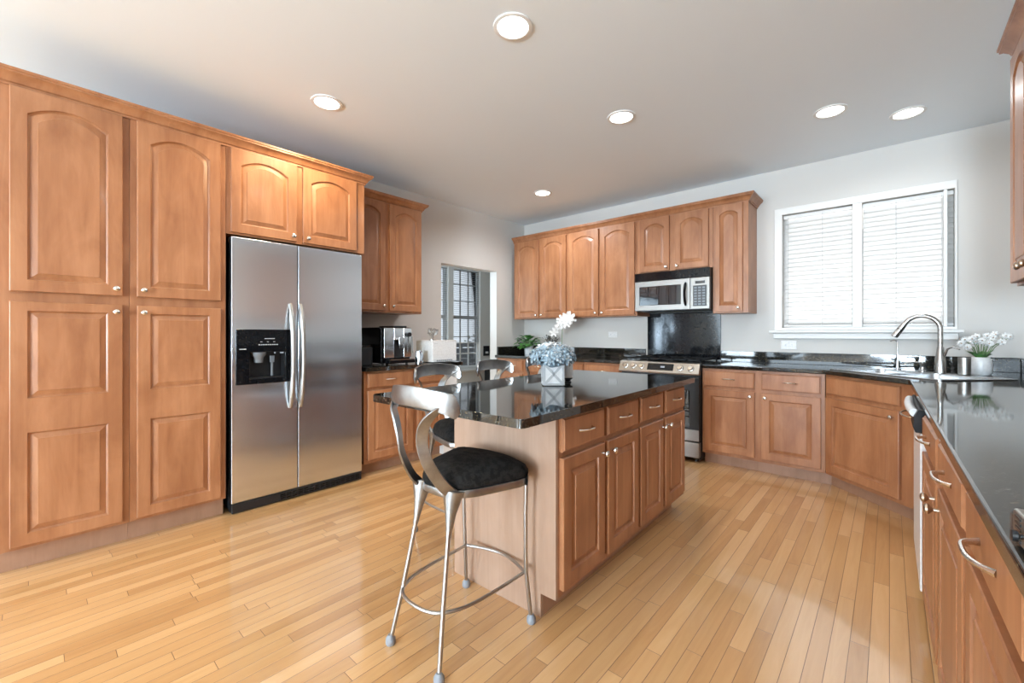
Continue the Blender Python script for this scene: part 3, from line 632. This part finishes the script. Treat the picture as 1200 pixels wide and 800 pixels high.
# ------------------------------------------------------------------ refrigerator
fg = thing('refrigerator', 'stainless side-by-side refrigerator with a black ice and water dispenser', 'refrigerator', (-3.20, .866, 0), LR)
FWD, SP, FZ0, FZ1 = .918, .417, .072, 1.815
MB().box(.004, FWD - .004, .075, .66, .02, 1.79).build('body', 'black_plastic', fg, bevel=.004)
HO = (.10, .332, .872, 1.062)
ld = MB().poly(rect(.002, SP - .004, FZ0, FZ1), [rect(*HO)], 0, 1, XZ(0, .072)).build('door', 'stainless', fg, bevel=.003, seg=2); ld['label'] = 'freezer door with dispenser'
rd = MB().box(SP + .004, FWD - .002, 0, .072, FZ0, FZ1).build('door', 'stainless', fg, bevel=.003, seg=2)
MB().box(SP - .0035, SP + .0035, .004, .074, FZ0, FZ1).build('gap_shade_strip', 'black_iron', fg)  # black strip filling the gap between the doors, standing in for its shade
for dd, hx in ((ld, SP - .055), (rd, SP + .015)):
    z0, z1 = .655, 1.392; pts = []
    for i in range(17):
        u = i / 16; pts.append((hx, -.006 - .055 * math.sin(math.pi * u) ** .55, z0 + (z1 - z0) * u))
    MB().tube(pts, [.010] * 2 + [.0125] * 13 + [.010] * 2, 10, sq=1.35).build('handle', 'stainless_light', dd)
ds = MB().poly(rect(.026, .384, .842, 1.21), [rect(HO[0] + .004, HO[1] - .004, HO[2] + .004, HO[3] - .004)], 0, 1, XZ(-.007, -.0005)).build('dispenser', 'black_gloss', fg, bevel=.003)
mb = MB(); x0, x1, z0, z1 = HO[0] + .004, HO[1] - .004, HO[2] + .004, HO[3] - .004
mb.box(x0, x1, .062, .068, z0, z1); mb.box(x0, x0 + .003, -.0004, .062, z0, z1); mb.box(x1 - .003, x1, -.0004, .062, z0, z1); mb.box(x0, x1, -.0004, .062, z1 - .003, z1); mb.box(x0, x1, -.003, .062, z0, z0 + .010)
mb.build('recess', 'black_plastic', ds)
MB().lathe([(.045, 0), (.043, -.02), (.030, -.035), (.026, -.07), (.022, -.07)], (x0 + .065, .028, z1 - .004), seg=20).build('ice_chute', 'grey_plastic', ds)
mb = MB(); mb.box(x0 + .135, x0 + .165, .02, .03, z1 - .075, z1 - .03); mb.box(x0 + .143, x0 + .157, .024, .032, z0 + .011, z1 - .07); mb.build('paddle', 'grey_plastic', ds, bevel=.003)
mb = MB()
for i in range(9): mb.box(.158 + i * .014, .168 + i * .014, -.0085, -.0072, 1.103, 1.109)
mb.box(.195, .26, -.0085, -.0072, 1.145, 1.149); mb.box(.045, .085, -.0085, -.0072, 1.075, 1.081)
for xx in (.17, .21, .25): mb.box(xx, xx + .012, -.0085, -.0072, 1.124, 1.127)
mb.build('button_marks', 'grey_marks', ds)
mb = MB(); mb.box(.262, .268, -.0003, .01, z1 - .014, z1 - .005); mb.box(.30, .32, -.0003, .01, z1 - .014, z1 - .006); mb.build('indicator_light', 'display_glow', ds)
gb = MB().box(.004, FWD - .004, .0, .074, .006, .066).build('grille', 'black_plastic', fg, bevel=.004)
mb = MB()
for i in range(16):
    for j in range(3):
        if i in (0,): continue
        mb.box(.30 + (i - 1) * .04, .332 + (i - 1) * .04, -.0035, -.0005, .020 + j * .014, .026 + j * .014)
mb.build('grille_slots', 'black_gloss', gb)

# ------------------------------------------------------------------ island
IR = R(1.2); IO = Vector((-.945, 1.12, 0)); IM = Matrix.Translation(IO) @ Matrix.Rotation(IR, 4, 'Z')
IT = .885
def isl(x, y, z=0): return IM @ Vector((x, y, z))
ib = isl(-.06, .29)
t = thing('island_cabinet', 'maple kitchen island cabinet with four drawers, four doors and pale end panel', 'kitchen island', ib, R(90) + IR)
MB().box(.018, 1.52, 0, .604, .10, IT - .034).build('body', 'maple', t, bevel=.0015)
MB().box(.02, 1.50, .075, .60, .0005, .0995).build('toe_kick', 'maple_toe', t)
MB().poly([(-.001, .10), (.075, .10), (.075, .0005), (.606, .0005), (.606, IT - .034), (-.001, IT - .034)], [], 0, 1, lambda a, c, z: (.0175 * z, a, c)).build('end_panel', 'maple_panel', t, bevel=.001)
for (a, c, k) in ((.027, .376, .352), (.409, .753, .433), (.785, 1.104, 1.08), (1.144, 1.481, 1.168)):
    drawer(t, a, c, .695, .836, .105); door(t, a, c, .133, .672, 0, k, .628)
ipts = [(0, 0), (0, 1.87), (-.955, 1.87), (-.955, 0)]
o = MB().poly(rounded(ipts, [.025, .025, .05, .05]), [], IT - .0335, IT).build('countertop', 'granite', bevel=.009, seg=3); o.matrix_world = IM
tag(o, 'large polished black granite countertop of the island', 'countertop')

# hydrangea in a white lattice box, white candle behind it
rng = random.Random(5)
hv = thing('hydrangea_box', 'square white lattice-front box holding blue hydrangeas on the island', 'vase', (-1.458, 2.003, IT + .0005), R(42))
hs = .058; HB = .132
mb = MB(); mb.poly(rect(-hs, hs, -hs, hs), [rect(-hs + .006, hs - .006, -hs + .006, hs - .006)], .004, HB); mb.box(-hs + .004, hs - .004, -hs + .004, hs - .004, .002, .008); mb.build('box', 'white_ceramic', hv, bevel=.001)
lt = MB()
for k in range(4):
    Mk = Matrix.Rotation(R(90) * k, 4, 'Z'); y = -hs - .0005
    for a, c in (((-.050, .012), (.050, .122)), ((-.050, .122), (.050, .012))):
        a, c = Vector((a[0], 0, a[1])), Vector((c[0], 0, c[1])); dv = (c - a).normalized(); nn = Vector((-dv.z, 0, dv.x)) * .007
        lt.loops([[Mk @ (q + Vector((0, yy, 0))) for q in (a - nn, c - nn, c + nn, a + nn)] for yy in (y, y - .0025)])
    lt.poly([(-hs, .004), (hs, .004), (hs, HB), (-hs, HB)], [rect(-hs + .011, hs - .011, .015, HB - .011)], 0, 1, lambda a_, c_, z_: Mk @ Vector((a_, y - .0032 * z_, c_)))
lt.build('lattice', 'pale_grey', hv)
MB().box(-.046, .046, -.046, .046, 0, .0035).build('foot', 'black_plastic', hv)
mb = MB(); mb2 = MB()
for i in range(330):
    a = rng.uniform(0, 6.28); u = rng.uniform(-.28, 1); s_ = math.sqrt(max(0, 1 - u * u)); dv = Vector((s_ * math.cos(a), s_ * math.sin(a), u))
    c = Vector((0, 0, .158)) + Vector((dv.x * .122, dv.y * .122, dv.z * .078)) * rng.uniform(.86, 1.06)
    white = (dv.z > .72 and rng.random() < .75) or rng.random() < .13
    floret(mb2 if white else mb, c, (dv + Vector((rng.gauss(0, .25), rng.gauss(0, .25), .2))).normalized(), rng.uniform(.019, .026), 4, rng)
mb.sphere((0, 0, .158), .09, (1.12, 1.12, .78), 2)
mb.build('blue_petals', 'petal_blue', hv); mb2.build('white_petals', 'petal_pale', hv)
cd = thing('candle_holder', 'white cylinder candle on a dark stand behind the hydrangea box', 'candle', (-1.468, 2.172, IT + .0005), 0)
MB().lathe([(.022, 0), (.022, .006), (.016, .008), (.018, .018), (.029, .022), (.029, .028), (.001, .0285)], seg=24).build('stand', 'black_plastic', cd)
MB().lathe([(.029, .029), (.031, .03), (.031, .132), (.028, .135), (.001, .133)], seg=24).build('candle', 'white_ceramic', cd)

# ------------------------------------------------------------------ bar stools (front = +y, rear = back rest)
def make_stool(label):
    t = thing('bar_stool', label, 'stool', (0, 0, 0), 0, 'metal bar stools around the island')
    so = [(-.072, -.140), (.072, -.140), (.138, -.07), (.212, .16), (.185, .20), (.07, .232), (-.07, .232), (-.185, .20), (-.212, .16), (-.138, -.07)]
    so = rounded(so, .045, 4)
    P = lambda q, z: [(a * q, c * q + .03 * (1 - q), z) for a, c in so]
    MB().loops([P(1.0, .578), P(1.01, .582), P(1.01, .602), P(1.0, .606)]).build('seat_frame', 'stool_aluminium', t)
    MB().loops([P(.97, .6065), P(1.005, .617), P(1.0, .632), P(.95, .652), P(.84, .668), P(.6, .682), P(.25, .688)]).build('seat', 'black_fabric', t, ang=60)
    # top rail: concave band whose rounded ends sag and curl forward
    N = 26; ls = []
    for i in range(N + 1):
        u = -1 + 2 * i / N; au = abs(u); x = .180 * math.sin(u * 1.25) / math.sin(1.25); y = -.245 + .075 * au ** 2.2
        zt = .995 - .030 * au ** 2; zb = .922 - .050 * au ** 3
        mid = (zt + zb) / 2; hh = (zt - zb) / 2
        if au > .84: hh *= math.sqrt(max(0.02, 1 - ((au - .84) / .165) ** 2))
        tg = Vector((.205 * 1.25 * math.cos(u * 1.25) / math.sin(1.25), .165 * au ** 1.2 * (1 if u > 0 else -1), 0)).normalized(); nn = Vector((-tg.y, tg.x, 0)) * .006
        ls.append([Vector((x, y, mid + hh)) + nn, Vector((x, y, mid + hh)) - nn, Vector((x, y + -.004, mid)) - nn * 1.6, Vector((x, y, mid - hh)) - nn, Vector((x, y, mid - hh)) + nn, Vector((x, y - .004, mid)) + nn * .6])
    MB().loops(ls).build('top_rail', 'stool_aluminium', t, bevel=.002, ang=50)
    for s_ in (-1, 1):
        ctrl = [(.155, -.198, .940), (.122, -.232, .912), (.084, -.245, .868), (.066, -.243, .808), (.070, -.230, .745), (.078, -.200, .685), (.088, -.165, .635), (.095, -.132, .602)]
        pts = []
        for i in range(len(ctrl) - 1):
            p0, p1, p2, p3 = (Vector(ctrl[max(0, min(len(ctrl) - 1, i + q))]) for q in (-1, 0, 1, 2))
            for j in range(4):
                u = j / 4; pts.append(.5 * (2 * p1 + (p2 - p0) * u + (2 * p0 - 5 * p1 + 4 * p2 - p3) * u * u + (3 * p1 - p0 - 3 * p2 + p3) * u ** 3))
        pts.append(Vector(ctrl[-1])); pts = [Vector((p.x * s_, p.y, p.z)) for p in pts]; k = len(pts)
        MB().ribbon(pts, (0.68 * s_, 1, .2), [.040 + .012 * abs(2 * i / (k - 1) - 1) for i in range(k)], .009).build('back_upright', 'stool_aluminium', t, bevel=.002, ang=50)
        lg = MB().tube([(.088 * s_, -.124, .585), (.095 * s_, -.148, .45), (.116 * s_, -.190, .22), (.142 * s_, -.230, .012)], .0085, 12).build('leg', 'stool_rod', t)
        MB().lathe([(.016, 0), (.019, .006), (.0185, .022), (.012, .032), (.0095, .036)], (.142 * s_, -.230, 0), seg=16).build('foot_cap', 'grey_rubber', lg)
        MB().tube([(.092 * s_, -.118, .608), (.090 * s_, -.124, .575), (.091 * s_, -.133, .53), (.094 * s_, -.143, .475), (.096 * s_, -.149, .445)], [.040, .033, .021, .012, .0095], 14, sq=.7).build('bracket', 'stool_aluminium', lg)
        lg = MB().tube([(.188 * s_, .185, .585), (.183 * s_, .186, .45), (.180 * s_, .192, .22), (.192 * s_, .212, .012)], .0085, 12).build('leg', 'stool_rod', t)
        MB().lathe([(.016, 0), (.019, .006), (.0185, .022), (.012, .032), (.0095, .036)], (.192 * s_, .212, 0), seg=16).build('foot_cap', 'grey_rubber', lg)
    zr = .207; ring = [(.172, .193), (.167, .02), (.155, -.10), (.128, -.172), (.09, -.212), (.035, -.228), (-.035, -.228), (-.09, -.212), (-.128, -.172), (-.155, -.10), (-.167, .02), (-.172, .193)]
    rp_ = [Vector((a, c, zr)) for a, c in ring]; sm = []
    for i in range(len(rp_) - 1):
        p0, p1, p2, p3 = (rp_[max(0, min(len(rp_) - 1, i + q))] for q in (-1, 0, 1, 2))
        for j in range(5):
            u = j / 5; sm.append(.5 * (2 * p1 + (p2 - p0) * u + (2 * p0 - 5 * p1 + 4 * p2 - p3) * u * u + (3 * p1 - p0 - 3 * p2 + p3) * u ** 3))
    sm.append(rp_[-1]); mb = MB(); mb.tube(sm, .0065, 10)
    mb.tube([(.172 - .0344 * i, .193 + .05 * math.sin(math.pi * i / 10), zr + .0 * i) for i in range(11)], .0065, 10)
    mb.build('footrest', 'stool_rod', t)
    return t
s0 = make_stool('bar stool with black seat at the near end of the island, closest to the camera')
s0.location = (-1.285, 1.143, 0); s0.rotation_euler = (0, 0, R(1))
dup(s0, (-1.895, 1.67, 0), R(-89), 'bar stool on the far long side of the island, nearest the refrigerator')
dup(s0, (-1.922, 2.20, 0), R(-91), 'middle bar stool of the three along the far side of the island')
dup(s0, (-1.945, 2.76, 0), R(-90), 'bar stool on the far side of the island partly hidden behind the blue hydrangeas')

# ------------------------------------------------------------------ coffee counter items
cm = thing('coffee_machine', 'black and chrome espresso machine on the counter beside the refrigerator', 'coffee machine', (-3.35, 2.06, CT + .0005), LR)
MB().box(.0, .31, .02, .40, .012, .335).build('body', 'black_gloss', cm, bevel=.012)
mb = MB(); mb.box(.012, .115, -.012, .0195, .06, .33); mb.box(.215, .30, -.012, .0195, .06, .33); mb.box(.1155, .2145, -.012, .0195, .22, .33); mb.build('front_panel', 'chrome', cm, bevel=.006)
MB().box(.117, .213, .012, .0197, .062, .218).build('recess', 'black_plastic', cm)
mb = MB(); mb.box(.140, .190, -.05, -.0125, .175, .245); mb.tube([(.152, -.04, .175), (.152, -.04, .145)], .007); mb.tube([(.178, -.04, .175), (.178, -.04, .145)], .007); mb.build('spout', 'chrome', cm, bevel=.003)
mb = MB(); mb.box(.02, .29, -.085, .0115, .014, .045); mb.build('drip_tray', 'black_gloss', cm, bevel=.006)
MB().box(.03, .28, -.08, .005, .0455, .049).build('tray_grid', 'chrome', cm)
MB().tube([(.262, -.0125, .27), (.262, -.04, .27)], [.022, .02], 16).build('dial', 'black_plastic', cm)
mb = MB(); mb.tube([(.285, -.04, .255), (.285, -.045, .20), (.283, -.052, .10)], [.006, .006, .005], 8); mb.build('steam_wand', 'chrome', cm)
MB().box(.15, .29, .05, .30, .3355, .350).build('bean_lid', 'black_plastic', cm, bevel=.004)
for fx_ in (.03, .28):
    for fy_ in (.04, .37): MB().lathe([(.012, 0), (.012, .0118)], (fx_, fy_, 0), seg=10).build('foot', 'black_plastic', cm)
kb = thing('machine_block', 'matte black canister box between the refrigerator and espresso machine', 'casing', (-3.42, 1.90, CT + .0005), LR)  # plain black block for the machine's lower side; its use is not known
MB().box(-.055, .11, 0, .30, 0, .16).build('body', 'black_plastic', kb, bevel=.008); MB().box(-.045, .10, .01, .29, .1605, .178).build('lid', 'black_gloss', kb, bevel=.004)
mg = thing('frothing_jug', 'small steel milk jug standing right of the espresso machine spout', 'jug', (-3.31, 2.425, CT + .0005))
MB().lathe([(.034, 0), (.037, .004), (.038, .05), (.030, .09), (.033, .115), (.031, .116), (.028, .09), (.034, .01), (.001, .008)], seg=22).build('body', 'stainless', mg)
MB().tube([(.036, 0, .02), (.06, 0, .04), (.062, 0, .08), (.032, 0, .10)], .004, 8).build('handle', 'stainless', mg)
wb = thing('white_bin', 'plain white bread bin with a slotted vent on the coffee counter', 'bread bin', (-3.25, 2.535, CT + .0005), LR)
MB().box(0, .30, 0, .265, .004, .205).build('body', 'white_enamel', wb, bevel=.006); MB().box(0, .30, .0, .265, .2055, .213).build('lid', 'white_plastic', wb, bevel=.003)
mb = MB()
for j in range(11): mb.box(.05 + j * .018, .062 + j * .018, -.001, .0005, .012, .026)
mb.build('vent_slots', 'grey_plastic', wb)
MB().box(.02, .06, -.0012, .0004, .182, .186).build('mark', 'pale_grey', wb)
og = thing('silver_ornament', 'glittering silver twig ornament on top of the white bread bin', 'ornament', (-3.36, 2.62, CT + .215))
MB().lathe([(.04, 0), (.04, .004), (.012, .010), (.001, .011)], seg=18).build('base', 'chrome', og)
rng = random.Random(2); mb = MB()
for i in range(26):
    a = rng.uniform(0, 6.28); r1 = rng.uniform(.02, .06); h1 = rng.uniform(.06, .115); mb.tube([(0, 0, .008), (r1 * .5 * math.cos(a), r1 * .5 * math.sin(a), h1 * .6), (r1 * math.cos(a + .5), r1 * math.sin(a + .5), h1)], .0035, 6)
    mb.sphere((r1 * math.cos(a + .5), r1 * math.sin(a + .5), h1), .009, sub=1)
mb.build('twigs', 'stool_rod', og)

# ------------------------------------------------------------------ plants on the back counter
rng = random.Random(21)
pp = thing('potted_plant', 'leafy green plant in a white pot in the far counter corner', 'plant', (-3.56, 4.36, CT + .0005))
MB().lathe([(.045, 0), (.052, .003), (.058, .10), (.062, .118), (.058, .120), (.054, .10), (.001, .098)], seg=24).build('pot', 'white_ceramic', pp)
MB().lathe([(.05, .0985), (.001, .1)], seg=16).build('soil', 'soil', pp)
mb = MB(); ms = MB()
for i in range(58):
    a = rng.uniform(0, 6.28); el = rng.uniform(.15, 1.1); ln = rng.uniform(.06, .15); d = Vector((math.cos(a) * math.cos(el), math.sin(a) * math.cos(el) * .8, math.sin(el))); p = Vector((0, 0, .10)) + d * ln
    ms.tube([(0, 0, .095), tuple(p)], .002, 5); leaf(mb, p, (d.x, d.y, d.z * .5 - .1), rng.uniform(.09, .135), rng.uniform(.075, .10), .3)
mb.build('leaves', 'leaf_green', pp); ms.build('stems', 'stem_green', pp)
pq = thing('dried_plant', 'dusty brown leafed plant between the green plant and the orchid', 'plant', (-3.31, 4.50, CT + .0005))
MB().lathe([(.035, 0), (.045, .003), (.048, .08), (.044, .082), (.04, .07), (.001, .068)], seg=20).build('pot', 'white_ceramic', pq)
mb = MB(); ms = MB()
for i in range(60):
    a = rng.uniform(0, 6.28); el = rng.uniform(.75, 1.5); ln = rng.uniform(.08, .20); d = Vector((math.cos(a) * math.cos(el), math.sin(a) * math.cos(el) * .7, math.sin(el))); p = Vector((0, 0, .07)) + d * ln
    ms.tube([(0, 0, .065), tuple(p)], .0015, 5); leaf(mb, p, d, rng.uniform(.025, .045), .022, .3)
mb.build('leaves', 'leaf_dark', pq); ms.build('stems', 'leaf_dark', pq)
oc = thing('orchid', 'white orchid spray rising behind the blue hydrangeas', 'orchid', (-2.92, 4.20, CT + .0005))
MB().lathe([(.04, 0), (.05, .003), (.056, .10), (.052, .102), (.048, .09), (.001, .088)], seg=20).build('pot', 'white_ceramic', oc)
sp_ = [(0, 0, .08), (.0, 0, .25), (.005, 0, .38), (.03, -.01, .44), (.08, -.02, .475), (.13, -.03, .48)]
mb = MB(); mb.tube(sp_, .004, 8); mb.tube([(0, 0, .36), (-.04, -.01, .36), (-.09, -.02, .30)], .003, 6); mb.build('stem', 'stem_green', oc)
mb = MB(); ml = MB()
for i in range(7):
    a = rng.uniform(0, 6.28); leaf(ml, (0, 0, .09), (math.cos(a), math.sin(a) * .8, .5), .15, .05, .5)
for (x, z) in ((-.10, .29), (-.075, .33), (-.035, .37), (.0, .40), (.035, .38), (.05, .43), (.085, .46), (.09, .40), (.13, .44), (.13, .48), (.02, .45), (.10, .485), (.145, .45)):
    nr = Vector((rng.gauss(.25, .3), -1, rng.gauss(.1, .25))).normalized(); floret(mb, Vector((x, -.03 + rng.gauss(0, .01), z)), nr, rng.uniform(.048, .060), 5, rng); floret(mb, Vector((x, -.045, z)), nr, .026, 3, rng)
mb.build('blossoms', 'petal_white', oc); ml.build('leaves', 'leaf_green', oc)

# ------------------------------------------------------------------ outlets
def outlet(lab, loc, rz, w_=.115, h_=.07):
    t = thing('wall_outlet', lab, 'outlet', loc, rz, 'white wall outlets')
    MB().box(-w_ / 2, w_ / 2, -.006, -.0008, -h_ / 2, h_ / 2).build('plate', 'white_plastic', t, bevel=.002)
    for s_ in (-1, 1):
        s = MB().box(s_ * .024 - .016, s_ * .024 + .016, -.008, -.0062, -.014, .014).build('socket', 'white_ceramic', t, bevel=.002)
        mb = MB()
        for q in (-1, 1): mb.box(s_ * .024 - .005, s_ * .024 + .005, -.0086, -.0081, q * .006 - .001, q * .006 + .001)
        mb.build('slots', 'grey_plastic', s)
outlet('white double outlet on the back wall left of the range', (-2.506, YB, 1.17), 0)
outlet('white double outlet below the left end of the sink window', (-.70, YB, 1.077), 0, .125, .08)
outlet('white outlet on the left wall behind the white bread bin', (XL, 2.70, 1.18), LR)

# ------------------------------------------------------------------ recessed ceiling lights
LIGHTS = [(-1.414, 1.605, 'recessed ceiling light nearest the camera, at the top of the picture', 14), (-2.806, 1.311, 'recessed ceiling light in front of the refrigerator', 30),
          (-1.427, 2.785, 'recessed ceiling light above the far half of the island', 20), (-2.841, 3.718, 'small far recessed ceiling light near the doorway', 26),
          (-.307, 3.668, 'recessed ceiling light above the sink cabinet front', 10), (.096, 4.055, 'recessed ceiling light directly over the sink by the window', 4)]
for x, y, lab, pw in LIGHTS:
    t = thing('recessed_light', lab, 'ceiling light', (x, y, ZC), 0, 'recessed ceiling lights')
    MB().lathe([(.098, -.0005), (.097, -.006), (.080, -.008), (.076, -.004), (.076, -.0008)], seg=32).build('trim_ring', 'white_trim', t)
    MB().lathe([(.0755, -.001), (.0755, -.003), (.05, -.0045), (.001, -.005)], seg=32).build('lens', 'lamp_glow', t)
    light('recessed_bulb', 'SPOT', (x, y, ZC - .02), (0, 0, 0), pw * 2.6, (1.0, .80, .50) if pw == 30 else (.93, .97, 1.0), spot_size=R(165), spot_blend=.6, shadow_soft_size=.07).parent = None
